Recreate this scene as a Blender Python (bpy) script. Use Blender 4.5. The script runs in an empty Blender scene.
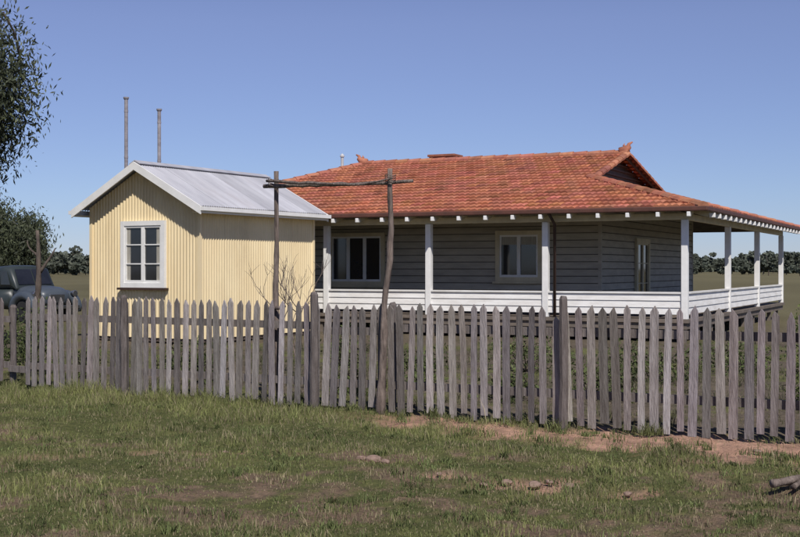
import bpy, math, random
import numpy as np
from mathutils import Vector, Matrix
random.seed(7); rng=np.random.default_rng(7)
scene=bpy.context.scene
R=math.radians

# ------------------------------------------------------------ materials
def mat(name,c1,c2=None,rough=0.8,scale=6.0,stretch=(1,1,1),attr=False,bump=0.0,bscale=None,spec=0.3,detail=6,lo=0.35,hi=0.65,metal=0.0,stain=0.0,stainc=(.3,.24,.2),sscale=.8):
    m=bpy.data.materials.new(name); m.use_nodes=True
    nt=m.node_tree; b=nt.nodes['Principled BSDF']
    b.inputs['Roughness'].default_value=rough
    b.inputs['Specular IOR Level'].default_value=spec
    b.inputs['Metallic'].default_value=metal
    if c2 is None: c2=tuple(x*0.8 for x in c1)
    tc=nt.nodes.new('ShaderNodeTexCoord'); mp=nt.nodes.new('ShaderNodeMapping')
    mp.inputs['Scale'].default_value=stretch
    nt.links.new(tc.outputs['Object'],mp.inputs['Vector'])
    n=nt.nodes.new('ShaderNodeTexNoise'); n.inputs['Scale'].default_value=scale; n.inputs['Detail'].default_value=detail; n.inputs['Roughness'].default_value=0.65
    nt.links.new(mp.outputs[0],n.inputs['Vector'])
    r=nt.nodes.new('ShaderNodeValToRGB')
    r.color_ramp.elements[0].position=lo; r.color_ramp.elements[1].position=hi
    r.color_ramp.elements[0].color=(*c2,1); r.color_ramp.elements[1].color=(*c1,1)
    nt.links.new(n.outputs['Fac'],r.inputs['Fac'])
    out=r.outputs['Color']
    if stain>0:
        n3=nt.nodes.new('ShaderNodeTexNoise'); n3.inputs['Scale'].default_value=sscale; n3.inputs['Detail'].default_value=9; n3.inputs['Roughness'].default_value=.7
        nt.links.new(mp.outputs[0],n3.inputs['Vector'])
        r3=nt.nodes.new('ShaderNodeMapRange'); r3.inputs[1].default_value=.52; r3.inputs[2].default_value=.72; r3.inputs[4].default_value=stain
        nt.links.new(n3.outputs['Fac'],r3.inputs[0])
        m3=nt.nodes.new('ShaderNodeMix'); m3.data_type='RGBA'; nt.links.new(r3.outputs[0],m3.inputs[0]); nt.links.new(out,m3.inputs[6]); m3.inputs[7].default_value=(*stainc,1); out=m3.outputs[2]
    if attr:
        a=nt.nodes.new('ShaderNodeAttribute'); a.attribute_name='Col'
        mx=nt.nodes.new('ShaderNodeMix'); mx.data_type='RGBA'; mx.blend_type='MULTIPLY'
        mx.inputs[0].default_value=1.0
        nt.links.new(out,mx.inputs[6]); nt.links.new(a.outputs['Color'],mx.inputs[7]); out=mx.outputs[2]
    nt.links.new(out,b.inputs['Base Color'])
    if bump>0:
        n2=nt.nodes.new('ShaderNodeTexNoise'); n2.inputs['Scale'].default_value=bscale or scale*4; n2.inputs['Detail'].default_value=8
        nt.links.new(mp.outputs[0],n2.inputs['Vector'])
        bp=nt.nodes.new('ShaderNodeBump'); bp.inputs['Strength'].default_value=bump; bp.inputs['Distance'].default_value=0.02
        nt.links.new(n2.outputs['Fac'],bp.inputs['Height']); nt.links.new(bp.outputs[0],b.inputs['Normal'])
    return m
M={}
M['white']=mat('white_paint',(.84,.83,.80),(.74,.73,.70),rough=.6,scale=2.5,bump=.15)
M['whiteboard']=mat('white_board_paint',(.84,.83,.80),(.70,.68,.64),rough=.6,scale=1.6,stretch=(1,1,5),bump=.15,stain=.35,stainc=(.4,.34,.28),sscale=1.5)
M['cream_trim']=mat('cream_trim_paint',(.66,.58,.40),(.52,.45,.31),rough=.6,scale=3)
M['cream_iron']=mat('cream_corrugated_iron',(.84,.70,.44),(.76,.61,.365),rough=.55,scale=1.3,stretch=(1.2,1.2,.4),spec=.35,attr=True,stain=.35,stainc=(.50,.38,.22),sscale=.9)
M['roof_iron']=mat('galvanised_iron',(.46,.46,.49),(.34,.34,.37),rough=.6,scale=1.1,stretch=(.5,2.5,.5),spec=.3,attr=True,stain=.3,stainc=(.30,.26,.25),sscale=.9)
M['wallboard']=mat('grey_weatherboard',(.48,.44,.36),(.38,.345,.285),rough=.7,scale=2.0,stretch=(1,1,4),bump=.2,attr=True)
M['tile']=mat('terracotta_tile',(.49,.182,.108),(.36,.128,.078),rough=.85,scale=3.0,attr=True,bump=.3,bscale=40,spec=.15,lo=.3,hi=.7,stain=.45,stainc=(.22,.12,.09),sscale=.55)
M['ridge']=mat('terracotta_ridge',(.47,.20,.125),(.32,.13,.085),rough=.85,scale=5.0,attr=True,bump=.3,bscale=40,spec=.15)
M['dark']=mat('dark_brown_paint',(.07,.04,.03),(.045,.028,.022),rough=.6,scale=4)
M['gutter']=mat('gutter_paint',(.13,.055,.04),(.08,.04,.03),rough=.6,scale=4)
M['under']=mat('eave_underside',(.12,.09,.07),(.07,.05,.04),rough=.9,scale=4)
M['glass']=mat('window_glass',(.022,.024,.03),(.012,.013,.016),rough=.06,scale=1.5,spec=.8)
M['blind']=mat('window_blind',(.42,.40,.34),(.30,.28,.24),rough=.9,scale=9,stretch=(4,4,.3))
M['floor']=mat('verandah_floor',(.20,.16,.13),(.13,.11,.09),rough=.8,scale=4)
M['picket']=mat('weathered_picket_wood',(.34,.310,.295),(.145,.125,.115),rough=.9,scale=9,stretch=(3,3,.35),attr=True,bump=.7,bscale=30,spec=.1,lo=.28,hi=.72,stain=.45,stainc=(.12,.10,.09),sscale=2.2)
M['pole']=mat('bush_pole_wood',(.25,.20,.17),(.09,.07,.06),rough=.9,scale=8,stretch=(3,3,.5),bump=.8,bscale=22,spec=.1)
M['bark']=mat('gum_bark',(.15,.12,.10),(.06,.05,.045),rough=.9,scale=6,stretch=(2,2,.5),bump=.6,spec=.1)
M['leaf']=mat('gum_leaf',(.080,.090,.045),(.035,.045,.025),rough=.6,scale=2,attr=True,spec=.3)
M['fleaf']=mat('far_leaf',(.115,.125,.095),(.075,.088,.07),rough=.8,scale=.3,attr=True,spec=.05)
M['weed']=mat('weed_leaf',(.11,.14,.05),(.06,.08,.03),rough=.7,scale=3,attr=True,spec=.2)
M['brick']=mat('chimney_brick',(.33,.13,.08),(.22,.09,.06),rough=.9,scale=8)
M['pipe']=mat('flue_pipe',(.36,.34,.36),(.20,.18,.19),rough=.5,scale=3,stretch=(1,1,2))
M['vent']=mat('vent_pipe_paint',(.6,.6,.6),(.45,.45,.45),rough=.6,scale=3)
M['rock']=mat('rock',(.36,.25,.20),(.20,.14,.11),rough=.95,scale=8,bump=.7,spec=.1)
M['car']=mat('car_paint',(.035,.045,.045),(.025,.033,.034),rough=.4,scale=2,spec=.5)
M['carhood']=mat('car_paint_light',(.075,.09,.11),(.055,.068,.085),rough=.4,scale=2,spec=.5)
M['rubber']=mat('tyre_rubber',(.03,.03,.03),(.02,.02,.02),rough=.9,scale=5)
M['chrome']=mat('chrome',(.4,.4,.4),(.3,.3,.3),rough=.3,scale=5,metal=.9)
M['grass']=mat('grass_blades',(1,1,1),(.75,.75,.75),rough=.8,scale=1.5,attr=True,spec=.1)
M['clod']=mat('soil_clods',(1,1,1),(.7,.7,.7),rough=.95,scale=9,attr=True,spec=.05)

# ------------------------------------------------------------ mesh tools
def new_obj(name,me,parent=None,mats=()):
    o=bpy.data.objects.new(name,me); scene.collection.objects.link(o)
    for m in mats: me.materials.append(m)
    if parent: o.parent=parent
    return o
def empty(name,loc=(0,0,0),rz=0):
    e=bpy.data.objects.new(name,None); scene.collection.objects.link(e)
    e.location=loc; e.rotation_euler=(0,0,rz); e.empty_display_size=.3
    return e
class MB:
    def __init__(s): s.v=[];s.f=[];s.mi=[];s.c=[]
    def add(s,vs,fs,mi=0,col=(1,1,1)):
        n=len(s.v); s.v+= [tuple(v) for v in vs]; s.f+=[tuple(i+n for i in f) for f in fs]; s.mi+=[mi]*len(fs); s.c+=[col]*len(vs)
    def box(s,x0,x1,y0,y1,z0,z1,mi=0,col=(1,1,1)):
        if x0>x1:x0,x1=x1,x0
        if y0>y1:y0,y1=y1,y0
        vs=[(x0,y0,z0),(x1,y0,z0),(x1,y1,z0),(x0,y1,z0),(x0,y0,z1),(x1,y0,z1),(x1,y1,z1),(x0,y1,z1)]
        s.add(vs,[(0,3,2,1),(4,5,6,7),(0,1,5,4),(1,2,6,5),(2,3,7,6),(3,0,4,7)],mi,col)
    def beam(s,p0,p1,w,h,mi=0,col=(1,1,1),up=(0,0,1)):
        p0=Vector(p0);p1=Vector(p1);d=(p1-p0).normalized();up=Vector(up)
        r=d.cross(up).normalized()*w/2; u=r.cross(d).normalized()*h/2
        vs=[p0-r-u,p0+r-u,p0+r+u,p0-r+u,p1-r-u,p1+r-u,p1+r+u,p1-r+u]
        s.add(vs,[(0,1,2,3),(7,6,5,4),(0,4,5,1),(1,5,6,2),(2,6,7,3),(3,7,4,0)],mi,col)
    def tube(s,pts,rads,n=8,mi=0,col=(1,1,1),caps=True):
        pts=[Vector(p) for p in pts]; vs=[]
        ref=Vector((0,0,1)) if abs((pts[-1]-pts[0]).normalized().z)<.8 else Vector((1,0,0))
        for i,p in enumerate(pts):
            d=(pts[min(i+1,len(pts)-1)]-pts[max(i-1,0)]).normalized()
            a=d.cross(ref).normalized(); b=d.cross(a)
            for k in range(n):
                t=2*math.pi*k/n; vs.append(p+(a*math.cos(t)+b*math.sin(t))*rads[i])
        fs=[]
        for i in range(len(pts)-1):
            for k in range(n):
                k2=(k+1)%n; fs.append((i*n+k,i*n+k2,(i+1)*n+k2,(i+1)*n+k))
        if caps: fs.append(tuple(range(n-1,-1,-1))); fs.append(tuple((len(pts)-1)*n+k for k in range(n)))
        s.add(vs,fs,mi,col)
    def obj(s,name,mats,parent=None,smooth=False,bevel=0):
        me=bpy.data.meshes.new(name); me.from_pydata(s.v,[],s.f); me.update()
        ca=me.color_attributes.new('Col','FLOAT_COLOR','POINT')
        arr=np.ones((len(s.v),4),dtype=np.float32); arr[:,:3]=np.array(s.c,dtype=np.float32); ca.data.foreach_set('color',arr.ravel())
        me.polygons.foreach_set('material_index',s.mi)
        if smooth: me.polygons.foreach_set('use_smooth',[True]*len(s.f))
        o=new_obj(name,me,parent,mats)
        if bevel:
            b=o.modifiers.new('b','BEVEL'); b.width=bevel; b.segments=2; b.limit_method='ANGLE'
        return o
def np_mesh(name,V,F,C,m,parent=None):
    k=F.shape[1]; me=bpy.data.meshes.new(name)
    me.vertices.add(len(V)); me.vertices.foreach_set('co',V.astype(np.float32).ravel())
    me.loops.add(F.size); me.loops.foreach_set('vertex_index',F.astype(np.int32).ravel())
    me.polygons.add(len(F)); me.polygons.foreach_set('loop_start',(np.arange(len(F))*k).astype(np.int32))
    me.update(calc_edges=True); me.validate()
    ca=me.color_attributes.new('Col','FLOAT_COLOR','POINT')
    A=np.ones((len(V),4),dtype=np.float32); A[:,:3]=C; ca.data.foreach_set('color',A.ravel())
    return new_obj(name,me,parent,[m])
_t=rng.random((256,256))
def vnoise(x,y):
    xi=np.floor(x).astype(int); yi=np.floor(y).astype(int); fx=x-xi; fy=y-yi
    fx=fx*fx*(3-2*fx); fy=fy*fy*(3-2*fy)
    a=_t[xi%256,yi%256];b=_t[(xi+1)%256,yi%256];c=_t[xi%256,(yi+1)%256];d=_t[(xi+1)%256,(yi+1)%256]
    return (a*(1-fx)+b*fx)*(1-fy)+(c*(1-fx)+d*fx)*fy
def fbm(x,y,o=4):
    s=0;a=.5;t=0
    for i in range(o):
        s=s+a*vnoise(x*2**i+17*i,y*2**i+5*i);t+=a;a*=.55
    return s/t
def sm(e0,e1,x):
    t=np.clip((x-e0)/(e1-e0),0,1); return t*t*(3-2*t)

# ------------------------------------------------------------ fence frame
FX,FY=-4.995,16.2; FD=(.8617,-.5074); FN=(.5074,.8617); FANG=math.atan2(FD[1],FD[0])
def fs_(x,y): return (x-FX)*FD[0]+(y-FY)*FD[1], (x-FX)*FN[0]+(y-FY)*FN[1]
def fw(s,t): return (FX+FD[0]*s+FN[0]*t, FY+FD[1]*s+FN[1]*t)

# ------------------------------------------------------------ ground
def ground_h(x,y):
    near=sm(60,30,np.hypot(x,y-14))
    return ((fbm(x*.5,y*.5)-.5)*.12+(fbm(x*3,y*3,3)-.5)*.07)*near
def masks(x,y):
    s,t=fs_(x,y)
    n1=fbm(x*.7+3,y*.7+9); n2=fbm(x*2.2+30,y*2.2); n3=fbm(x*6,y*6+50,3)
    w=.26+.10*np.clip(s-5,0,8)
    c=-.30-.07*np.clip(s-5,0,8)
    strip=sm(4.9,6.3,s+1.2*(n2-.5))*sm(w+.20,w-.16,np.abs(t-c)+.7*(n2-.5)+.55*(n3-.5))
    def patch(px,py,r,ry=None):
        ry=ry or r
        d=np.sqrt(((x-px)/r)**2+((y-py)/ry)**2)+1.5*(n2-.5)+1.1*(n3-.5)
        return sm(1.15,.6,d)
    dirt=np.maximum.reduce([strip,patch(.95,8.95,.45,.22)*.9,patch(-.22,9.9,.2,.15)*.9,patch(-1.6,10.3,.8,.2)*.6,patch(-3.0,10.0,.5,.2)*.4,patch(1.6,8.7,.25,.12)*.7,patch(.3,9.2,.3,.12)*.8,patch(2.6,9.9,.5,.12)*.6])
    bare=sm(.51,.64,n1*.25+n2*.40+n3*.35+ .065*sm(10.8,8,y) - .16*sm(-2.6,-1.0,t)*sm(.0,-.3,t))
    bare=np.maximum(bare*sm(40,25,y), 0)
    yard=sm(0.0,.5,t)*sm(60,40,y)
    bare=np.maximum(bare,yard*sm(.34,.52,n1*.7+n3*.3))
    return dirt,bare,n1,n2,n3
def axis(a,b,step,lo,hi):
    m=list(np.arange(a,b,step)); g=step; p=m[-1]
    while p<hi: g*=1.35; p+=g; m.append(p)
    g=step;p=m[0]; l=[]
    while p>lo: g*=1.35; p-=g; l.append(p)
    return np.array(l[::-1]+m)
ax=axis(-9,8,.06,-2600,2600); ay=axis(5.5,22,.06,-300,3500)
X,Y=np.meshgrid(ax,ay); x=X.ravel();y=Y.ravel()
dirt,bare,n1,n2,n3=masks(x,y)
G1=np.array([.095,.104,.042]);G2=np.array([.15,.158,.065]);SO=np.array([.150,.110,.078]);PD=np.array([.42,.265,.195])
far=np.array([.150,.138,.080])
gm=sm(.3,.7,n2)[:,None]; C=G1*(1-gm)+G2*gm
s_g,t_g=fs_(x,y); yd=sm(0,.5,t_g)[:,None]
SOv=SO*(1-yd)+np.array([.125,.105,.080])*yd
C=C*(1-bare[:,None])+SOv*(.6+.9*n3[:,None])*bare[:,None]
C=C*(1-dirt[:,None])+PD*(.6+.8*n3[:,None])*dirt[:,None]
fm=sm(24,44,np.hypot(x,y))[:,None]; C=C*(1-fm)+far*(.6+.8*n1[:,None])*fm
Z=ground_h(x,y)-.03*dirt
nx=len(ax);ny=len(ay)
I=np.arange(nx*ny).reshape(ny,nx)
F=np.stack([I[:-1,:-1].ravel(),I[:-1,1:].ravel(),I[1:,1:].ravel(),I[1:,:-1].ravel()],1)
gmat=mat('ground_soil_grass',(1.2,1.13,1.05),(.58,.60,.62),rough=.95,scale=14,attr=True,bump=1.0,bscale=45,spec=.05,lo=.3,hi=.7)
np_mesh('ground',np.stack([x,y,Z],1),F,C,gmat)

# ------------------------------------------------------------ grass
def blades(name,px,py,h,w,cols,bend=.5):
    n=len(px); z=ground_h(px,py)
    a=rng.random(n)*2*np.pi; b=rng.random(n)*2*np.pi; l=h*bend*rng.random(n)
    dx=np.cos(a)*w/2; dy=np.sin(a)*w/2
    V=np.zeros((n,5,3))
    V[:,0]=np.stack([px-dx,py-dy,z-.01],1); V[:,1]=np.stack([px+dx,py+dy,z-.01],1)
    mx=px+np.cos(b)*l*.35; my=py+np.sin(b)*l*.35
    V[:,2]=np.stack([mx+dx*.75,my+dy*.75,z+h*.6],1); V[:,3]=np.stack([mx-dx*.75,my-dy*.75,z+h*.6],1)
    V[:,4]=np.stack([px+np.cos(b)*l,py+np.sin(b)*l,z+h],1)
    i=np.arange(n)*5
    T=np.concatenate([np.stack([i,i+1,i+2],1),np.stack([i,i+2,i+3],1),np.stack([i+3,i+2,i+4],1)])
    Cc=np.repeat(cols,5,axis=0)
    np_mesh(name,V.reshape(-1,3),T,Cc,M['grass'])
n=520000
yy=5.8+ (rng.random(n)**1.25)*12.5; xx=(rng.random(n)-.5)*2*(yy*.40+.3)
d,b,n1,n2,n3=masks(xx,yy); s,t=fs_(xx,yy)
dens=(1-.97*d)*(1-.78*b)*np.where(t<0,1,.22)*(.32+.68*sm(.42,.6,n3))
nearf=sm(-2.4,-.2,t)*sm(.25,0,t)*sm(6.0,4.4,s)
k=rng.random(n)<np.clip(dens+.3*nearf,0,1)
xx,yy,n1,n2,n3,t,b,nearf=[q[k] for q in (xx,yy,n1,n2,n3,t,b,nearf)]
h=(.016+.045*rng.random(len(xx))**2)*(.4+1.4*sm(.42,.65,n2))*(1+1.0*nearf)*(1-.4*b)
tall=rng.random(len(xx))<.010; h=np.where(tall,h*2.2,h)
big=np.clip(sm(.42,.58,fbm(xx*.9+80,yy*1.6+10))+.5*nearf,0,1)
mixv=np.clip(sm(.35,.65,n2)*.35+.5*big+.25*rng.random(len(xx)),0,1)[:,None]
cols=np.array([.078,.096,.038])*(1-mixv)+np.array([.215,.228,.085])*mixv
dry=(rng.random(len(xx))<.16+.30*b+.15*(1-big))[:,None]; cols=np.where(dry,np.array([.28,.235,.145]),cols)
cols=cols*(.6+.8*rng.random((len(xx),1)))*np.where(t>0,.8,1)[:,None]
blades('grass',xx,yy,h,.0035+.0035*rng.random(len(xx)),cols,1.0)
def tufts(name,cx,cy,per,rad,hh,colA):
    P=[];H=[];CC=[]
    for a,bb,r_,h_ in zip(cx,cy,rad,hh):
        pn=random.randint(int(per*.5),int(per*1.5)); tone=random.uniform(.6,1.25)
        q=rng.normal(size=(pn,2))*r_*.45; P.append(q+[a,bb]); H.append(h_*(.3+.7*rng.random(pn))); CC.append(tone*np.array(colA)*(.6+.8*rng.random((pn,1))))
    P=np.concatenate(P);blades(name,P[:,0],P[:,1],np.concatenate(H),.005+.004*rng.random(len(P)),np.concatenate(CC),1.3)
cn=340; cy=7+rng.random(cn)*7; cx=(rng.random(cn)-.5)*2*cy*.36; s,t=fs_(cx,cy); kk=t<-.15
tufts('grass_tufts',cx[kk],cy[kk],45,.04+.13*rng.random(kk.sum()),.03+.055*rng.random(kk.sum()),(.130,.155,.060))
P=[fw(a,bb) for a,bb in zip(rng.random(130)**1.3*10-1.2,-.15+.3*rng.random(130))]
tufts('fence_foot_grass',[p[0] for p in P],[p[1] for p in P],45,.06+.1*rng.random(130),.05+.11*rng.random(130),(.15,.165,.068))
P=[fw(a,bb) for a,bb in zip(rng.random(420)*15-4,.4+8.5*rng.random(420))]
tufts('yard_grass',[p[0] for p in P],[p[1] for p in P],40,.1+.25*rng.random(420),.06+.14*rng.random(420),(.105,.108,.058))
n=30000
px=(rng.random(n)-.5)*10; py=6.2+rng.random(n)*9
d,b,n1,n2,n3=masks(px,py); s,t=fs_(px,py); k=(rng.random(n)<np.clip(.75*d+.45*b+.03,0,1))&(t<.4)
px,py,d,b=px[k],py[k],d[k],b[k]; nn=len(px)
r_=.004+.014*rng.random(nn)**3; z=ground_h(px,py)-.03*d
off=np.array([[1,0,0],[-.5,.87,0],[-.5,-.87,0],[0,0,1.0]])
an=rng.random(nn)*6.28; V=np.zeros((nn,4,3))
for j in range(4):
    jx=off[j,0]*np.cos(an)-off[j,1]*np.sin(an); jy=off[j,0]*np.sin(an)+off[j,1]*np.cos(an)
    V[:,j]=np.stack([px+jx*r_*(.7+.6*rng.random(nn)),py+jy*r_*(.7+.6*rng.random(nn)),z-.003+off[j,2]*r_*(.5+.6*rng.random(nn))],1)
i=np.arange(nn)*4; T=np.concatenate([np.stack([i,i+1,i+3],1),np.stack([i+1,i+2,i+3],1),np.stack([i+2,i,i+3],1)])
cc=(np.array([.17,.12,.085])*(1-d[:,None])+np.array([.42,.28,.20])*d[:,None])*(.5+.9*rng.random((nn,1)))
np_mesh('soil_clods',V.reshape(-1,3),T,np.repeat(cc,4,axis=0),M['clod'])

# ------------------------------------------------------------ picket fence
fence=empty('picket_fence',(FX,FY,0),FANG)
def picket(mb,s,w,h,lean,z0,th=.02,y=0):
    c=random.choice((.6,.75,.9,1.0,1.1,1.2,1.5))*random.uniform(.9,1.1); col=(c*random.uniform(.99,1.05),c*random.uniform(.97,1.02),c*random.uniform(.94,1.05))
    sh=random.uniform(.6,1.05)*w; pk=random.uniform(-.16,.16)*w
    cx=random.gauss(0,.004)
    out=[(-w/2,z0),(w/2,z0),(w/2+cx,.6*h),(w/2*random.uniform(.85,1),h-sh),(pk,h),(-w/2*random.uniform(.85,1),h-sh*random.uniform(.85,1.2)),(-w/2+cx,.6*h)]
    ca,sa=math.cos(lean),math.sin(lean); ty=random.uniform(-.025,.025); tw=random.uniform(-.10,.10); N=len(out)
    vs=[]
    for yy_ in (y-th,y):
        for (a,z) in out: vs.append((s+a*ca+(z-.6)*sa,yy_+ty*z+tw*a,z*ca-a*sa))
    fs=[tuple(range(N)),tuple(range(2*N-1,N-1,-1))]+[(i,i+N,(i+1)%N+N,(i+1)%N) for i in range(N)]
    fs=[tuple(reversed(f)) for f in fs]
    mb.add(vs,fs,0,col)
mb=MB(); s=-.02; drift=0;hd=0
while s<15.5:
    gate=4.78<s<5.52
    drift=drift*.85+random.gauss(0,.005); hd=hd*.9+random.gauss(0,.004)
    l=drift+random.gauss(0,.010)+(.025 if gate else 0)
    hh=1.222+hd+random.gauss(0,.014)-(.02 if gate else 0)
    if random.random()<.04: l+=random.choice((-1,1))*.04
    if random.random()<.015: hh-=random.uniform(.04,.10)
    if not (random.random()<.010): picket(mb,s,random.uniform(.062,.088),hh,l,random.uniform(-.03,.05))
    s+=random.uniform(.110,.138)*(1 if s<5 else 1.07)
s=-.56
while s>-4:
    picket(mb,s,.075,1.2+random.gauss(0,.02),random.gauss(0,.02),random.uniform(0,.06)); s-=.135
mb.obj('pickets',[M['picket']],fence)
mb=MB()
for a,bb,z in [(-4,-.45,.28),(-4,-.45,.92),(-.45,-.05,.22),(-.12,4.65,.30),(-.12,4.65,.93),(4.76,5.58,.3),(4.76,5.58,.9),(5.68,10.2,.31),(5.68,10.2,.94),(10.2,15.5,.3),(10.2,15.5,.94)]:
    mb.beam((a,.045,z+random.uniform(-.02,.02)),(bb,.045,z+random.uniform(-.02,.02)),.045,.085,col=(.75,.72,.70))
mb.obj('rails',[M['picket']],fence)
mb=MB()
for s_,h_,w_ in [(-.46,1.1,.1),(-2.5,1.15,.11),(1.77,1.26,.10),(4.70,1.33,.105),(5.63,1.22,.10),(7.77,1.32,.105),(10.4,1.25,.12),(13,1.25,.12)]:
    yoff=-.075 if s_ in (4.70,7.77,1.77) else .12
    pts=[(s_+random.uniform(-.008,.008),yoff,z) for z in (-.1,.2,.4,.6,.8,1.0,h_-.03,h_)]
    mb.tube(pts,[w_*.46*random.uniform(.9,1.1) for _ in range(7)]+[w_*.30],8,col=(.60,.57,.56))
mb.obj('posts',[M['picket']],fence)

# ------------------------------------------------------------ bush pole arch
arch=empty('pole_gate_arch',(FX,FY,0),FANG)
def wob(p0,p1,n,amp,r0,r1,mb,seed):
    rr=random.Random(seed); p0=Vector(p0);p1=Vector(p1); pts=[];rad=[]
    ox=oy=0
    for i in range(n+1):
        t=i/n; ox+=rr.uniform(-amp,amp); oy+=rr.uniform(-amp,amp)
        e=math.sin(math.pi*t)
        pts.append(p0.lerp(p1,t)+Vector((ox*e,oy*e*.5,oy*e if abs((p1-p0).normalized().z)<.5 else 0))); rad.append((r0*(1-t)+r1*t)*rr.uniform(.82,1.18))
    mb.tube(pts,rad,9)
mb=MB(); wob((4.03,.16,-.1),(3.99,.16,2.76),17,.014,.038,.025,mb,3); mb.obj('left_pole',[M['pole']],arch,True)
mb=MB(); wob((5.60,-.11,-.1),(5.73,-.10,2.70),17,.020,.050,.028,mb,5); mb.obj('right_pole',[M['pole']],arch,True)
mb=MB(); wob((3.86,.09,2.58),(5.97,-.02,2.56),18,.016,.028,.018,mb,8); wob((3.93,.05,2.64),(5.80,-.17,2.59),18,.014,.020,.012,mb,9)
wob((3.94,.12,1.12),(4.16,.10,1.16),6,.01,.02,.02,mb,10)
mb.obj('cross_poles',[M['pole']],arch,True)
mb=MB()
for q in ((3.99,.10,2.62),(5.72,-.08,2.59)):
    for k_ in range(4):
        c=Vector(q)+Vector((0,0,.025*k_-.04)); pts=[c+Vector((.055*math.cos(a),.075*math.sin(a),.01*math.sin(3*a))) for a in np.linspace(0,6.28,12)]
        mb.tube(pts,[.004]*12,5)
mb.obj('wire_ties',[M['pole']],arch,True)

# ------------------------------------------------------------ corrugated sheet helper
def corr_wall(mb,p0,p1,zb,ztop,amp=.012,pitch=.085,nrm=(0,-1),sheet=.76):
    p0=np.array(p0);p1=np.array(p1);L=np.linalg.norm(p1-p0); ns=max(1,round(L/sheet))
    for q_ in range(ns):
        a0=L*q_/ns;a1=L*(q_+1)/ns; n=int((a1-a0)/pitch*8); vs=[];fs=[]; t=random.uniform(.93,1.04)
        for i in range(n+1):
            a=a0+(a1-a0)*i/n; q=p0+(p1-p0)*a/L; o=amp*math.sin(2*math.pi*a/pitch)+(.002 if q_%2 else 0)
            vs.append((q[0]+nrm[0]*o,q[1]+nrm[1]*o,zb)); vs.append((q[0]+nrm[0]*o,q[1]+nrm[1]*o,ztop(a)))
        for i in range(n): fs.append((2*i,2*i+2,2*i+3,2*i+1))
        mb.add(vs,fs,0,(t,t,t*.99))

# ------------------------------------------------------------ hut
W=3.08;L=4.13; HX,HY=-4.17,25.0
hut=empty('corrugated_iron_hut',(HX,HY,0),math.atan2(-.5074,.8617))
zr=3.86; zw=3.03; sl=(zr-zw)/(W/2)
def gz(a): return zr-.06-abs(a-W/2)*sl
mb=MB()
corr_wall(mb,(-W,0),(0,0),.12,gz);corr_wall(mb,(-W,L),(0,L),.12,gz,nrm=(0,1));corr_wall(mb,(0,0),(0,L),.12,lambda a:zw-.06,nrm=(1,0));corr_wall(mb,(-W,0),(-W,L),.12,lambda a:zw-.06,nrm=(-1,0))
mb.obj('walls',[M['cream_iron']],hut,True)
mb=MB()
for cx_,cy_ in ((0,0),(-W,0),(0,L),(-W,L)): mb.box(cx_-.035,cx_+.035,cy_-.035,cy_+.035,.1,zw-.08)
mb.obj('corner_trims',[M['cream_iron']],hut)
mb=MB(); mb.box(-W+.03,-.03,.03,L-.03,.04,.115)
for a in (-W+.1,-W/2,-.1):
    for b_ in (.1,L/2,L-.1): mb.box(a-.06,a+.06,b_-.06,b_+.06,-.1,.04)
mb.obj('floor_frame',[M['under']],hut)
ov=.26; fo=.30; bo=.2
mb=MB()
for sgn in (1,-1):
    Lr=L+fo+bo; ns=6
    for q_ in range(ns):
        a0=Lr*q_/ns;a1=Lr*(q_+1)/ns;n=int((a1-a0)/.0762*8); vs=[];fs=[]; t=random.uniform(.88,1.08)
        for i in range(n+1):
            av=a0+(a1-a0)*i/n;yv=-fo+av; o=.013*math.sin(2*math.pi*av/.0762)+(.003 if q_%2 else 0)
            hw=W/2+ov
            vs.append((-W/2,yv,zr+o)); vs.append((-W/2+sgn*hw,yv,zr-hw*sl+o))
        for i in range(n): fs.append((2*i,2*i+1,2*i+3,2*i+2) if sgn>0 else (2*i,2*i+2,2*i+3,2*i+1))
        mb.add(vs,fs,0,(t,t,t))
mb.obj('iron_roof',[M['roof_iron']],hut,True)
mb=MB()
mb.beam((-W/2-.075,-fo,zr+.0),(-W/2-.075,L+bo,zr+.0),.17,.02,up=(-sl*.9,0,1)); mb.beam((-W/2+.075,-fo,zr+.002),(-W/2+.075,L+bo,zr+.002),.17,.02,up=(sl*.9,0,1))
mb.obj('ridge_cap',[M['roof_iron']],hut)
mb=MB()
hw=W/2+ov+.03
for sgn in (1,-1):
    for yv in (-fo-.018,L+bo+.018):
        p0=(-W/2,yv,zr-.075); p1=(-W/2+sgn*hw,yv,zr-hw*sl-.075)
        x0,z0=p0[0],p0[2];x1,z1=p1[0],p1[2]; hh=.085
        y0,y1=yv-.015,yv+.015
        vs=[(x0,y0,z0-hh),(x1,y0,z1-hh),(x1,y0,z1+hh),(x0,y0,z0+hh),(x0,y1,z0-hh),(x1,y1,z1-hh),(x1,y1,z1+hh),(x0,y1,z0+hh)]
        mb.add(vs,[(0,1,2,3),(7,6,5,4),(0,4,5,1),(1,5,6,2),(2,6,7,3),(3,7,4,0)])
mb.obj('barge_boards',[M['white']],hut)
mb=MB()
zf=zr-(W/2+ov)*sl
for xf in (ov+.012,-W-ov-.012): mb.box(xf-.012,xf+.012,-fo,L+bo,zf-.15,zf-.012)
for xf in (ov+.07,-W-ov-.07): mb.box(xf-.045,xf+.045,-fo-.03,L+bo+.03,zf-.10,zf-.02)
mb.obj('eave_fascia',[M['white']],hut)
mb=MB()
mb.add([(-.0,-fo,zf-.13),(ov,-fo,zf-.13),(ov,L+bo,zf-.13),(-.0,L+bo,zf-.13)],[(0,1,2,3)])
mb.add([(-W,-fo,zf-.13),(-W-ov,-fo,zf-.13),(-W-ov,L+bo,zf-.13),(-W,L+bo,zf-.13)],[(0,1,2,3)])
mb.obj('soffit',[M['white']],hut)
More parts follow.
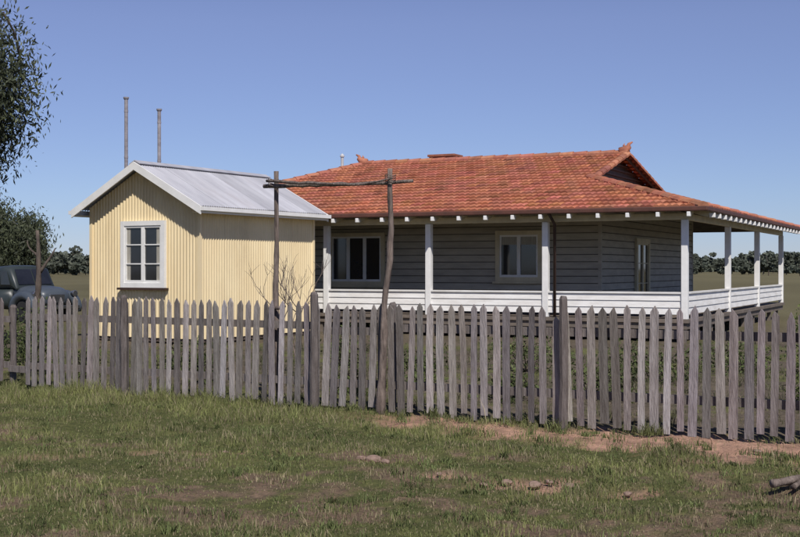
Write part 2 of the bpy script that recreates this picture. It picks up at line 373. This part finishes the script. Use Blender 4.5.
def window(parent,nm,axis_,a0,a1,pl,z0,z1,fr,sash,cols=2,rows=3,depth=.05,fw_=.07,sill=True,sgn=-1,sillm=None,blinds=None):
    mbf=MB();mbs=MB();mbg=MB();mbl=MB();mbb=MB()
    def B(m_,u0,u1,d0,d1,q0,q1):
        if axis_=='x': m_.box(u0,u1,pl+sgn*d1,pl+sgn*d0,q0,q1)
        else: m_.box(pl+d0,pl+d1,u0,u1,q0,q1)
    B(mbf,a0-.002,a0+fw_,0,depth+.02,z0,z1);B(mbf,a1-fw_,a1+.002,0,depth+.02,z0,z1)
    B(mbf,a0+fw_,a1-fw_,0,depth+.018,z1-fw_,z1);B(mbf,a0+fw_,a1-fw_,0,depth+.018,z0,z0+fw_)
    if sill:
        B(mbl,a0-.06,a1+.06,0,depth+.07,z0-.05,z0-.003); mbl.obj(nm+'_sill',[sillm or fr],parent)
    iw=(a1-a0-2*fw_)/cols
    for c in range(cols):
        u0=a0+fw_+c*iw;u1=u0+iw; e=.045
        B(mbs,u0+.002,u0+e,.012,depth,z0+fw_,z1-fw_);B(mbs,u1-e,u1-.002,.012,depth,z0+fw_,z1-fw_)
        B(mbs,u0+e,u1-e,.012,depth-.002,z0+fw_,z0+fw_+e*1.3);B(mbs,u0+e,u1-e,.012,depth-.002,z1-fw_-e,z1-fw_)
        for r_ in range(1,rows):
            zz=z0+fw_+(z1-z0-2*fw_)*r_/rows; B(mbs,u0+e,u1-e,.014,depth-.006,zz-.012,zz+.012)
    B(mbg,a0+fw_*.5,a1-fw_*.5,.004,.016,z0+.03,z1-.03)
    mbf.obj(nm+'_frame',[fr],parent); mbs.obj(nm+'_sashes',[sash],parent); mbg.obj(nm+'_glass',[M['glass']],parent)
    if blinds:
        for (u0,u1,q0,q1) in blinds: B(mbb,u0,u1,.0165,.0185,q0,q1)
        mbb.obj(nm+'_blind',[M['blind']],parent)
window(hut,'window','x',-2.15,-.90,-.012,1.19,2.62,M['white'],M['white'],2,3,fw_=.10,sillm=M['dark'],blinds=[(-2.02,-1.90,1.3,2.5),(-1.16,-1.03,1.3,2.5)])
mb=MB()
for (fx,fy,top,base) in ((-2.86,.85,5.42,2.9),(-2.86,1.95,5.28,2.9)):
    mb.tube([(fx,fy,base),(fx,fy,top)],[.042,.042],12); mb.tube([(fx,fy,top-.28),(fx,fy,top-.24)],[.048,.048],12); mb.tube([(fx,fy,base+1.2),(fx,fy,base+1.24)],[.048,.048],12)
    mb.tube([(fx,fy,top+.001),(fx,fy,top+.03),(fx,fy,top+.06)],[.045,.065,.065],12)
mb.obj('flue_pipes',[M['pipe']],hut,False)

# ------------------------------------------------------------ main house
house=empty('tiled_roof_bungalow',(6.175,26.0,0),math.atan2(-.4327,.9015))
m_=.275; ze=2.90; H6=6.6*m_; m_b=H6/8.9; rb=8.9/6.6
XL=-14.6; SL=3.55; m_l=H6/SL; rl=SL/6.6
BK=15.0
def tiles(name,fn,S,lo,hi,course=.34,tw=.29):
    nC=int(round(S/course)); cs=S/nC; mb_=MB()
    prof=[(0,0),(.12,.022),(.3,.03),(.45,.010),(.58,.022),(.78,.03),(.93,.006)]
    amin=lo(0);amax=hi(0)
    A=[];T=[];k0=int(math.floor(amin/tw))-1;k1=int(math.ceil(amax/tw))+1
    for k in range(k0,k1):
        for (f,z) in prof: A.append((k+f)*tw);T.append((k,z))
    rnd=random.Random(len(name)*77)
    for c in range(nC):
        s0=c*cs;s1=(c+1)*cs; off=.5*tw*(c%2)
        tone={}; cur=[]
        for (s_,dz) in ((s0,.0),(s0,.045),(s1,.004)):
            l,h_=lo(s_),hi(s_)
            for (a,(k,z)) in zip(A,T):
                aa=min(max(a+off,l),h_); cur.append(fn(aa,s_,dz+z*(1 if s_==s0 and dz>0 else .75 if dz>0 else .6)))
        n=len(A)
        for j in range(2):
            for i in range(n-1):
                q=[cur[j*n+i],cur[j*n+i+1],cur[(j+1)*n+i+1],cur[(j+1)*n+i]]
                l0=A[i]+off;l1=A[i+1]+off
                if l1<=min(lo(s0),lo(s1)) or l0>=max(hi(s0),hi(s1)): continue
                k=T[i][0]
                if k not in tone:
                    t_=rnd.gauss(1,.12)*(.72 if rnd.random()<.04 else 1); tone[k]=(t_*rnd.uniform(.97,1.03),t_*rnd.uniform(.9,1.12),t_*rnd.uniform(.86,1.16))
                tc_=tone[k]
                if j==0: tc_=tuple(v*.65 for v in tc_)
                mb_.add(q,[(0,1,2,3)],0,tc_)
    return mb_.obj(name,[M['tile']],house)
front=lambda a,s,dz:(a,-.5+s,ze+s*m_+dz)
right=lambda a,s,dz:(.5-s,a,ze+s*m_+dz)
back=lambda a,s,dz:(a,BK-s,ze+s*m_b+dz)
left=lambda a,s,dz:(XL+s,a,ze+s*m_l+dz)
GX=3.53
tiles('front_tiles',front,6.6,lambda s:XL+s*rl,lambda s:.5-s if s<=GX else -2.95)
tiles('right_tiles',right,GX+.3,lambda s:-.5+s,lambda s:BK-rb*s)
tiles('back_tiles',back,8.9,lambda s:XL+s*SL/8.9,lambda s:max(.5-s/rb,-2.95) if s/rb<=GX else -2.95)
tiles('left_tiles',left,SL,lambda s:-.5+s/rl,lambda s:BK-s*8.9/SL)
mb=MB(); zu=-.05; zt=ze+H6
e=[(.48,-.48),(.48,BK-.02),(XL+.02,BK-.02),(XL+.02,-.48)]
A_=[(e[0][0],e[0][1],ze+zu),(e[1][0],e[1][1],ze+zu),(e[2][0],e[2][1],ze+zu),(e[3][0],e[3][1],ze+zu),
   (-3.28,-.5+GX+.25,ze+(GX+.25)*m_+zu),(-3.28,BK-rb*(GX+.25),ze+(GX+.25)*m_+zu),(-3.28,6.1,zt+zu),(XL+SL,6.1,zt+zu)]
mb.add(A_,[(0,1,5,4),(0,4,6,7,3),(3,7,2),(1,2,7,6,5)])
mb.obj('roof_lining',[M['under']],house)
mb=MB(); gx=-3.22; zb_=ze+GX*m_; yb0=-.5+GX; yb1=BK-rb*GX
mb.add([(gx,yb0,zb_-.05),(gx,yb1,zb_-.05),(gx,6.1,zt-.06)],[(0,1,2)])
for i in range(5):
    z=zb_+.1+i*.15; f=(z-zb_)/(zt-zb_); mb.box(gx,gx+.05,yb0+(6.1-yb0)*f+.15,yb1-(yb1-6.1)*f-.15,z,z+.05)
mb.obj('gablet_louvre',[M['dark']],house)
mb=MB()
mb.beam((-2.96,yb0-.05,zb_-.02),(-2.96,6.1,zt-.04),.03,.12); mb.beam((-2.96,yb1+.05,zb_-.02),(-2.96,6.1,zt-.04),.03,.12)
mb.obj('gablet_barge',[M['dark']],house)
def caps(mb,p0,p1,r=.125,seg=.40,lift=.03):
    p0=Vector(p0);p1=Vector(p1);Lh=(p1-p0).length;n=max(1,round(Lh/seg));d=(p1-p0)/n; dn=d.normalized()
    rt=dn.cross(Vector((0,0,1))).normalized(); up=rt.cross(dn)
    for i in range(n):
        a=p0+d*i;b=p0+d*(i+1.08); vs=[]
        c=random.gauss(1,.14); col=(c,c*random.uniform(.9,1.1),c*random.uniform(.9,1.1))
        for q,rr in ((a,r*1.14),(b,r*.90)):
            for k in range(7):
                t=math.pi*(-.12+1.24*k/6); vs.append(q+rt*math.cos(t)*rr+up*(math.sin(t)*rr*.8+lift-.05))
        fs=[(k,k+1,k+8,k+7) for k in range(6)]+[tuple(range(6,-1,-1)),tuple(range(7,14))]
        mb.add(vs,fs,0,col)
mb=MB()
caps(mb,(.5,-.5,ze+.03),(-3.03,yb0,zb_+.03)); caps(mb,(.5,BK,ze+.03),(-3.03,yb1,zb_+.03))
caps(mb,(-2.9,yb0,zb_+.03),(-2.9,6.1,zt+.03),.10); caps(mb,(-2.9,yb1,zb_+.03),(-2.9,6.1,zt+.03),.10)
caps(mb,(-2.85,6.1,zt+.05),(XL+SL,6.1,zt+.05))
caps(mb,(XL,-.5,ze+.03),(XL+SL,6.1,zt+.03)); caps(mb,(XL,BK,ze+.03),(XL+SL,6.1,zt+.03))
mb.obj('ridge_capping',[M['ridge']],house)
mb=MB()
def finial(x,y,z,sg):
    mb.tube([(x-.15*sg,y,z),(x+.02*sg,y,z+.05),(x+.1*sg,y,z+.13),(x+.10*sg,y,z+.20),(x+.20*sg,y,z+.25)],[.12,.11,.08,.045,.02],8)
    mb.tube([(x+.04*sg,y,z+.1),(x-.05*sg,y,z+.17),(x-.02*sg,y,z+.22)],[.05,.03,.01],6)
finial(-2.95,6.1,zt+.08,1); finial(XL+SL,6.1,zt+.08,-1)
mb.obj('terracotta_finials',[M['ridge']],house,True)
mb=MB(); mb.box(-9.1,-8.3,6.7,7.3,4.2,4.94); mb.box(-9.14,-8.26,6.66,7.34,4.94,5.01); mb.obj('chimney',[M['brick']],house,bevel=.01)
mb=MB(); mb.tube([(-12.0,6.6,4.0),(-12.0,6.6,5.07)],[.045,.045],10); mb.tube([(-12.0,6.6,5.05),(-12.0,6.6,5.09),(-12.0,6.6,5.15)],[.07,.07,.02],10); mb.obj('vent_pipe',[M['vent']],house)
mb=MB()
mb.box(XL-.1,.5+.10,-.60,-.505,ze-.08,ze+.02); mb.box(.505,.60,-.5,BK+.1,ze-.08,ze+.02); mb.box(XL-.1,.5,BK+.005,BK+.1,ze-.08,ze+.02); mb.box(XL-.1,XL-.005,-.5,BK,ze-.08,ze+.02)
mb.obj('gutters',[M['gutter']],house,bevel=.02)
mb=MB()
xs_=[];x_=.2
while x_>XL+.3: xs_.append(x_); x_-=.66
ys_=[];y_=.25
while y_<BK-.3: ys_.append(y_); y_+=.66
for x_ in xs_:
    S=min(3.2,(.5-x_)*.95,(x_-XL)/rl*.9)
    if S>.15: mb.beam((x_,-.47,ze+.03*m_-.135),(x_,-.5+S,ze+S*m_-.135),.055,.125)
for y_ in ys_:
    S=min(3.2,(y_+.5)*.95,(BK-y_)/rb*.9)
    if S>.15: mb.beam((.47,y_,ze+.03*m_-.135),(.5-S,y_,ze+S*m_-.135),.055,.125)
mb.obj('rafters',[M['cream_trim']],house)
mb=MB()
for x_ in xs_: mb.box(x_-.038,x_+.038,-.60,-.472,ze-.195,ze-.095)
for y_ in ys_: mb.box(.472,.60,y_-.038,y_+.038,ze-.195,ze-.095)
mb.obj('rafter_ends',[M['white']],house,bevel=.01)
mb=MB()
mb.box(XL+.55,.05,-.05,.05,2.66,2.80); mb.box(-.05,.05,.052,14.3,2.66,2.80)
mb.obj('verandah_beams',[M['cream_trim']],house,bevel=.006)
px_=[0,-3.16,-6.08,-8.86,-11.5,-14.1]; py_=[5.0,9.5,14.2]
mb=MB(); pw_=.070
for a in px_: mb.box(a-pw_,a+pw_,-pw_-.002,pw_+.002,.5,2.658)
for b_ in py_: mb.box(-pw_-.002,pw_,b_-pw_,b_+pw_,.5,2.658)
mb.obj('verandah_posts',[M['white']],house,bevel=.008)
mb=MB(); zb0=.60; nb=3; bh=.15
for i in range(len(px_)-1):
    x1=px_[i]-.072;x0=px_[i+1]+.072
    for k in range(nb):
        z=zb0+k*bh; mb.add([(x0,-.040,z),(x1,-.040,z),(x1,-.018,z+bh),(x0,-.018,z+bh),(x0,0.01,z),(x1,0.01,z),(x1,0.01,z+bh),(x0,0.01,z+bh)],[(0,1,2,3),(7,6,5,4),(0,4,5,1),(2,6,7,3)])
    mb.box(x0,x1,-.06,.045,zb0+nb*bh,zb0+nb*bh+.04)
yy_=[.0]+py_
for i in range(len(py_)):
    y0=yy_[i]+.074;y1=yy_[i+1]-.072
    for k in range(nb):
        z=zb0+k*bh; mb.add([(.040,y0,z),(.040,y1,z),(.018,y1,z+bh),(.018,y0,z+bh),(-.01,y0,z),(-.01,y1,z),(-.01,y1,z+bh),(-.01,y0,z+bh)],[(0,1,2,3),(7,6,5,4),(0,4,5,1),(2,6,7,3)])
    mb.box(-.045,.06,y0,y1,zb0+nb*bh,zb0+nb*bh+.04)
mb.obj('verandah_balustrade',[M['whiteboard']],house)
mb=MB(); mb.box(-14.15,.1,-.1,14.3,.42,.498); mb.box(-14.1,.05,-.05,-.01,.28,.42); mb.box(.01,.05,-.008,14.25,.28,.42)
for i in range(10):
    a=-.05-i*1.5; mb.box(a-.06,a+.06,.0,.12,-.1,.28)
for i in range(1,10): mb.box(-.1,.0,i*1.5-.06,i*1.5+.06,-.1,.28)
mb.box(-13.4,-2.8,3.0,13.2,-.1,.42)
mb.obj('verandah_floor',[M['floor']],house)
WL=-13.6
def wboards(mb,p0,p1,z0,z1,nrm,bh=.175,o=.036):
    n=round((z1-z0)/bh); bh=(z1-z0)/n
    for k in range(n):
        z=z0+k*bh; j=.022; c=random.uniform(.94,1.04)
        def P(p,off,zz): return (p[0]+nrm[0]*off,p[1]+nrm[1]*off,zz)
        mb.add([P(p0,o,z+j),P(p1,o,z+j),P(p1,.016,z+bh),P(p0,.016,z+bh)],[(0,1,2,3)],0,(c,c,c))
        mb.add([P(p0,-.01,z),P(p1,-.01,z),P(p1,-.01,z+j),P(p0,-.01,z+j),P(p0,o,z+j),P(p1,o,z+j)],[(0,1,2,3),(3,2,5,4)],0,(.36,.35,.35))  # slot faces coloured dark: the undercut shadow line painted in
mb=MB()
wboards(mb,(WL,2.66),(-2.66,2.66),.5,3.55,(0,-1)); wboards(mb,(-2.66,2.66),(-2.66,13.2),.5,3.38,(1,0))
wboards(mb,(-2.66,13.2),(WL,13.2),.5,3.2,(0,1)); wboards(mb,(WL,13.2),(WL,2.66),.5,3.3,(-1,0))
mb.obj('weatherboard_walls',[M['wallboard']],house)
mb=MB()
for a,b_ in ((-2.66,2.66),(WL,2.66),(-2.66,13.2)): mb.box(a-.04,a+.042,b_-.042,b_+.04,.5,3.2)
mb.obj('corner_stops',[M['wallboard']],house)
window(house,'front_window','x',-5.38,-4.13,2.625,1.27,2.56,M['cream_trim'],M['white'],2,1,fw_=.11,blinds=[(-5.24,-4.27,2.2,2.43)])
window(house,'wide_window','x',-10.25,-8.55,2.625,1.15,2.56,M['cream_trim'],M['white'],3,1,fw_=.10)
window(house,'side_french_door','y',5.85,7.3,-2.625,.52,2.42,M['cream_trim'],M['cream_trim'],2,3,fw_=.13,sill=False)
mb=MB(); mb.tube([(-2.93,-.06,.3),(-2.93,-.06,2.6),(-2.93,-.5,2.84)],[.035,.035,.035],10); mb.obj('downpipe',[M['dark']],house,True)

# ------------------------------------------------------------ trees
def leaves(name,Cn,size,cols,m,parent,droop=.6,aspect=.28):
    n=len(Cn); d=rng.normal(size=(n,3)); d[:,2]-=droop*2; d/=np.linalg.norm(d,axis=1)[:,None]
    r=rng.normal(size=(n,3)); w=np.cross(d,r); w/=np.linalg.norm(w,axis=1)[:,None]
    sz=size*(.6+.8*rng.random((n,1)))
    V=np.stack([Cn-d*sz*.5,Cn+w*sz*aspect*.5,Cn+d*sz*.5,Cn-w*sz*aspect*.5],1).reshape(-1,3)
    i=np.arange(n)*4; F=np.stack([i,i+1,i+2,i+3],1)
    return np_mesh(name,V,F,np.repeat(cols,4,axis=0),m,parent)
def gum(name,base,H,spread,nl,size,seed,lean=(0,0),clump=.35,levels=4,m='leaf',hang=0.5):
    rr=random.Random(seed); e=empty(name,base); mb=MB(); tips=[]
    def grow(p,d,l,r,lev):
        pts=[p];n=4; q=p.copy(); dd=d.copy()
        for i in range(n):
            dd=(dd+Vector((rr.uniform(-.2,.2),rr.uniform(-.2,.2),rr.uniform(-.1,.15)))).normalized(); q=q+dd*l/n; pts.append(q.copy())
            if lev<=1: tips.append(q.copy())
        mb.tube(pts,[r*(1-.4*i/n) for i in range(n+1)],7 if lev>2 else 5,caps=False)
        if lev>0:
            for i in range(3):
                a=rr.uniform(0,6.28); side=Vector((math.cos(a)*spread,math.sin(a)*spread,rr.uniform(.1,.9)))
                st=pts[-1] if i<2 else pts[2]
                grow(st,(dd*.7+side).normalized(),l*rr.uniform(.6,.8),r*.55,lev-1)
    grow(Vector((0,0,-.1)),Vector((lean[0],lean[1],1)).normalized(),H*.36,H*.028,levels)
    mb.obj('trunk_and_limbs',[M['bark']],e,True)
    T=np.array([tuple(t) for t in tips]); idx=rng.integers(0,len(T),nl); tone=.55+.9*rng.random(len(T))
    P=T[idx]+rng.normal(size=(nl,3))*clump*np.array([1,1,1.1]); P[:,2]-=hang*clump*rng.random(nl)**.7*2
    c=np.array([1,1,1])*(tone[idx]*(.7+.6*rng.random(nl)))[:,None]
    leaves('foliage',P,size,c,M[m],e)
    return e,T
gum('gum_tree',(-9.45,22.5,0),7.8,.75,60000,.115,11,lean=(.05,0),clump=.25,hang=2.4)
gum('gum_tree',(-19.8,60,0),5.6,.9,22000,.22,5,clump=.42,levels=3)
gum('gum_tree',(-26.0,70,0),7.0,.9,16000,.28,6,clump=.5,levels=3)
e=empty('dead_tree_trunk',(-8.95,30,0)); mb=MB(); wob((0,0,-.1),(-.12,0,2.55),10,.03,.10,.04,mb,4); wob((-.05,0,1.5),(.30,.1,2.1),5,.03,.045,.015,mb,6); wob((-.1,0,1.9),(-.4,.1,2.3),5,.03,.035,.012,mb,7)
mb.obj('trunk',[M['bark']],e,True)
def distant(name,spec,base=.25,leaf=1.1):
    Vs=[];Cs=[];mb=MB();e=empty(name,(0,0,0))
    for (x_,y_,h_) in spec:
        nb_=random.randint(6,11)
        mb.tube([(x_,y_,-.2),(x_+random.uniform(-.4,.4),y_,h_*.4),(x_+random.uniform(-.8,.8),y_,h_*.75)],[h_*.02,h_*.015,h_*.01],5)
        for k in range(nb_):
            c=np.array([x_+random.gauss(0,h_*.30),y_+random.gauss(0,h_*.25),h_*random.uniform(base,.90)]); r_=h_*random.uniform(.10,.22)
            q=rng.normal(size=(60,3)); q/=np.linalg.norm(q,axis=1)[:,None]; q*=rng.random((60,1))**.4
            Vs.append(c+q*np.array([r_*1.3,r_*1.3,r_*.75])); Cs.append(np.full(60,random.uniform(.6,1.25))*(.8+.4*rng.random(60)))
    P=np.concatenate(Vs);c=np.concatenate(Cs)[:,None]*np.array([1,1,1])
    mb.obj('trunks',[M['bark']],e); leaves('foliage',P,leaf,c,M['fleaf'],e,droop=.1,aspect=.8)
spec=[]
cl=[random.uniform(-.46,.5) for _ in range(30)]
for i in range(130):
    y_=random.uniform(230,430); spec.append(((random.choice(cl)+random.gauss(0,.018))*y_,y_,random.uniform(3,7.8)))
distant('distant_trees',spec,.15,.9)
spec=[]
for i in range(800):
    y_=random.uniform(500,800); spec.append((random.uniform(-.5,.5)*y_,y_,random.uniform(4,9)))
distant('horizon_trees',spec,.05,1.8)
e=empty('bare_shrub',(-1.5,18.2,0)); mb=MB(); rr=random.Random(2)
def twig(p,d,l,r,lev):
    pts=[p];q=p.copy();dd=d.copy()
    for i in range(4):
        dd=(dd+Vector((rr.uniform(-.35,.35),rr.uniform(-.35,.35),rr.uniform(-.1,.25)))).normalized();q=q+dd*l/4;pts.append(q.copy())
    mb.tube(pts,[r*(1-.12*i) for i in range(5)],5,caps=False)
    if lev>0:
        for i in range(3):
            grow_d=(dd+Vector((rr.uniform(-.8,.8),rr.uniform(-.8,.8),rr.uniform(0,.8)))).normalized(); twig(pts[rr.choice((2,3,4))],grow_d,l*.62,r*.6,lev-1)
for i in range(3): twig(Vector((0,0,-.05)),Vector((rr.uniform(-.15,.2),rr.uniform(-.2,.2),1)).normalized(),.95,.014,3)
mb.obj('twigs',[M['pole']],e,True)
def shrub(name,x_,y_,r_,h_,n=900,size=.06,c0=(1,1,1)):
    e=empty(name,(x_,y_,0)); q=rng.normal(size=(n,3)); q/=np.linalg.norm(q,axis=1)[:,None]; q*=rng.random((n,1))**.5
    k=rng.integers(0,9,n); cc=rng.normal(size=(9,3))*.4
    P=np.stack([(q[:,0]*.55+cc[k,0])*r_,(q[:,1]*.55+cc[k,1])*r_,np.abs(q[:,2]*.5+cc[k,2]*.6+.45)*h_],1)
    tone=(.6+.8*rng.random(9))[k]*(.7+.6*rng.random(n)); leaves('leaves',P,size,tone[:,None]*np.array(c0),M['weed'],e,droop=-.3,aspect=.4)
    mb=MB()
    for i in range(7):
        a=i*.9; mb.tube([(0,0,-.05),(math.cos(a)*r_*.3,math.sin(a)*r_*.3,h_*.4),(math.cos(a)*r_*.6,math.sin(a)*r_*.6,h_*.75)],[.012,.008,.004],5,caps=False)
    mb.obj('stems',[M['bark']],e)
for (a,b_,c_,d_,n_) in [(-5.6,18.3,.55,.85,1500),(-4.6,17.6,.35,.5,800),(-6.6,19.5,.6,.8,1200),(-.6,15.0,.3,.45,700),(1.2,14.6,.45,.4,700),(-2.6,16.6,.35,.6,700),(-3.4,18.6,.4,.55,700),(.3,16.4,.5,.5,900),(2.4,14.9,.5,.45,900),(3.6,17.0,.7,.6,1300),(5.4,18.5,.8,.6,1300),(-.9,19.5,.6,.6,900),(2.0,19.0,.7,.5,900)]:
    shrub('garden_shrub',a,b_,c_,d_,n_,c0=(.8,.78,.75))
shrub('garden_shrub',4.70,13.6,.36,1.20,2400,size=.05,c0=(1,.95,.8))
import bmesh
def rock(name,x_,y_,r_,seed,sc=(1,.8,.5)):
    rr=random.Random(seed)
    bm=bmesh.new(); bmesh.ops.create_icosphere(bm,subdivisions=3,radius=r_)
    ph=[Vector((rr.uniform(-1,1),rr.uniform(-1,1),rr.uniform(-1,1))).normalized() for _ in range(9)]
    for v in bm.verts:
        n_=v.co.normalized(); f=1
        for p in ph: f=min(f,.78/max(.05,n_.dot(p))) if n_.dot(p)>.6 else f
        v.co=v.co*f; v.co.x*=sc[0];v.co.y*=sc[1];v.co.z*=sc[2]
    me=bpy.data.meshes.new(name); bm.to_mesh(me); bm.free()
    o=new_obj(name,me,None,[M['rock']]); z=float(ground_h(np.array([x_]),np.array([y_]))[0]); o.location=(x_,y_,z+r_*sc[2]*.3); o.rotation_euler=(0,0,rr.uniform(0,6))
for i,(a,b_,c_) in enumerate([(-.22,9.88,.075),(-.12,9.84,.05),(-.32,9.95,.045),(.80,9.0,.05),(1.0,8.93,.06),(1.12,9.02,.04),(.62,8.95,.035),(1.25,8.86,.05),(1.65,8.7,.04),(.3,9.2,.03),(-1.5,10.3,.03),(3.1,10.4,.04)]):
    rock('rock',a,b_,c_,i)
e=empty('broken_timber',(2.95,8.8,0),.5); mb=MB(); wob((-.3,0,.05),(.4,.05,.07),7,.01,.03,.022,mb,12); wob((-.2,-.1,.03),(.35,.12,.12),6,.01,.02,.015,mb,13); wob((-.1,.1,.02),(.15,-.2,.05),5,.01,.018,.012,mb,14); mb.obj('pieces',[M['pole']],e,True)

# ------------------------------------------------------------ old utility car
car=empty('parked_utility_car',(-11.45,36.3,0),R(-38))
def loft(mb,st,mi=0,n=20,pw=3.2):
    vs=[];fs=[]
    for (x_,hw,z0,z1) in st:
        zc=(z0+z1)/2;hh=(z1-z0)/2
        for k in range(n):
            t=2*math.pi*(k+.5)/n; c=math.cos(t);s_=math.sin(t)
            vs.append((x_,hw*math.copysign(abs(c)**(2/pw),c),zc+hh*math.copysign(abs(s_)**(2/pw),s_)))
    for i in range(len(st)-1):
        for k in range(n): fs.append((i*n+k,i*n+(k+1)%n,(i+1)*n+(k+1)%n,(i+1)*n+k))
    fs.append(tuple(range(n-1,-1,-1)));fs.append(tuple((len(st)-1)*n+k for k in range(n)))
    mb.add(vs,fs,mi)
mb=MB(); loft(mb,[(-2.1,.72,.5,.95),(-2.0,.8,.42,1.02),(-.3,.84,.38,1.03),(.5,.82,.38,1.04)]); mb.obj('body',[M['car']],car,True)
mb=MB(); loft(mb,[(.45,.66,.5,1.08),(.9,.64,.5,1.10),(1.4,.58,.5,1.07),(1.65,.5,.5,1.0),(1.75,.42,.55,.9)]); mb.obj('bonnet',[M['carhood']],car,True)
mb=MB()
for sd in (1,-1):
    for xc in (1.2,-1.3):
        pts=[(xc+.55*math.cos(a),sd*.74,.36+.46*math.sin(a)) for a in np.linspace(-.1,3.24,12)]
        mb.tube(pts,[.10]+[.14]*10+[.1],8)
mb.obj('mudguards',[M['carhood']],car,True)
mb=MB(); loft(mb,[(-.75,.66,.95,1.56),(-.62,.72,.95,1.66),(.0,.74,.95,1.70),(.40,.70,.95,1.66),(.72,.68,.95,1.06)],pw=4.5); mb.obj('cab',[M['car']],car,True)
mb=MB()
for sd in (1,-1):
    y0=.745*sd
    mb.add([(-.5,y0,1.12),(.0,y0*1.0,1.12),(.0,.735*sd,1.54),(-.45,.73*sd,1.52)],[(0,1,2,3) if sd<0 else (3,2,1,0)])
    mb.add([(.05,y0,1.12),(.50,y0*.985,1.12),(.32,.725*sd,1.52),(.05,.735*sd,1.54)],[(0,1,2,3) if sd<0 else (3,2,1,0)])
mb.add([(.71,-.58,1.13),(.71,-.02,1.13),(.47,-.02,1.58),(.47,-.56,1.58)],[(0,1,2,3)])
mb.add([(.71,.02,1.13),(.71,.58,1.13),(.47,.56,1.58),(.47,.02,1.58)],[(0,1,2,3)])
mb.add([(-.765,-.45,1.15),(-.765,.45,1.15),(-.77,.42,1.45),(-.77,-.42,1.45)],[(3,2,1,0)])
mb.obj('car_windows',[M['glass']],car)
mb=MB()
for sd in (1,-1):
    for xc in (1.2,-1.3):
        mb.tube([(xc,sd*.62,.34),(xc,sd*.64,.34),(xc,sd*.78,.34),(xc,sd*.80,.34)],[.28,.34,.34,.28],20)
mb.obj('wheels',[M['rubber']],car,False)
mb=MB(); mb.box(1.82,1.88,-.72,.72,.42,.52); mb.box(1.75,1.79,-.25,.25,.6,.85)
for sd in (1,-1): mb.tube([(1.55,sd*.68,.86),(1.68,sd*.68,.86),(1.72,sd*.68,.86)],[.06,.10,.09],12)
mb.obj('bumper_and_lamps',[M['chrome']],car,bevel=.01)

# ------------------------------------------------------------ light, sky, camera
sunel=R(47); az=R(166)
sv=Vector((math.sin(az)*math.cos(sunel),math.cos(az)*math.cos(sunel),math.sin(sunel)))
ld=bpy.data.lights.new('sun','SUN'); ld.energy=4.3; ld.angle=R(.53); ld.color=(1,.95,.89)
lo_=bpy.data.objects.new('sun',ld); scene.collection.objects.link(lo_); lo_.rotation_euler=(-sv).to_track_quat('-Z','Y').to_euler(); lo_.location=(0,-10,30)
w=bpy.data.worlds.new('World'); scene.world=w; w.use_nodes=True; nt=w.node_tree
bg=nt.nodes['Background']; sky=nt.nodes.new('ShaderNodeTexSky'); sky.sky_type='NISHITA'; sky.sun_disc=False
sky.sun_elevation=sunel; sky.sun_rotation=az; sky.altitude=1800; sky.air_density=1.0; sky.dust_density=.0; sky.ozone_density=2.0
# clear-air sky: low haze band toned down by elevation
tc=nt.nodes.new('ShaderNodeTexCoord'); sx=nt.nodes.new('ShaderNodeSeparateXYZ'); nt.links.new(tc.outputs['Generated'],sx.inputs[0])
rp=nt.nodes.new('ShaderNodeValToRGB'); nt.links.new(sx.outputs['Z'],rp.inputs['Fac'])
els=rp.color_ramp.elements
els[0].position=0.0; els[0].color=(.50,.56,.82,1)
els[1].position=.40; els[1].color=(.96,.80,.98,1)
e1=els.new(.06); e1.color=(.66,.68,.88,1)
e2=els.new(.20); e2.color=(.98,.84,1.0,1)
mx=nt.nodes.new('ShaderNodeMix'); mx.data_type='RGBA'; mx.blend_type='MULTIPLY'; mx.inputs[0].default_value=1
nt.links.new(sky.outputs[0],mx.inputs[6]); nt.links.new(rp.outputs[0],mx.inputs[7]); nt.links.new(mx.outputs[2],bg.inputs['Color']); bg.inputs['Strength'].default_value=.095
cam=bpy.data.cameras.new('camera'); co=bpy.data.objects.new('camera',cam); scene.collection.objects.link(co)
cam.sensor_width=36; cam.lens=54; cam.clip_end=6000; cam.clip_start=.1
co.location=(0,0,1.6); co.rotation_euler=(R(90),0,0); scene.camera=co
scene.view_settings.view_transform='Standard'; scene.view_settings.look='None'; scene.view_settings.exposure=0
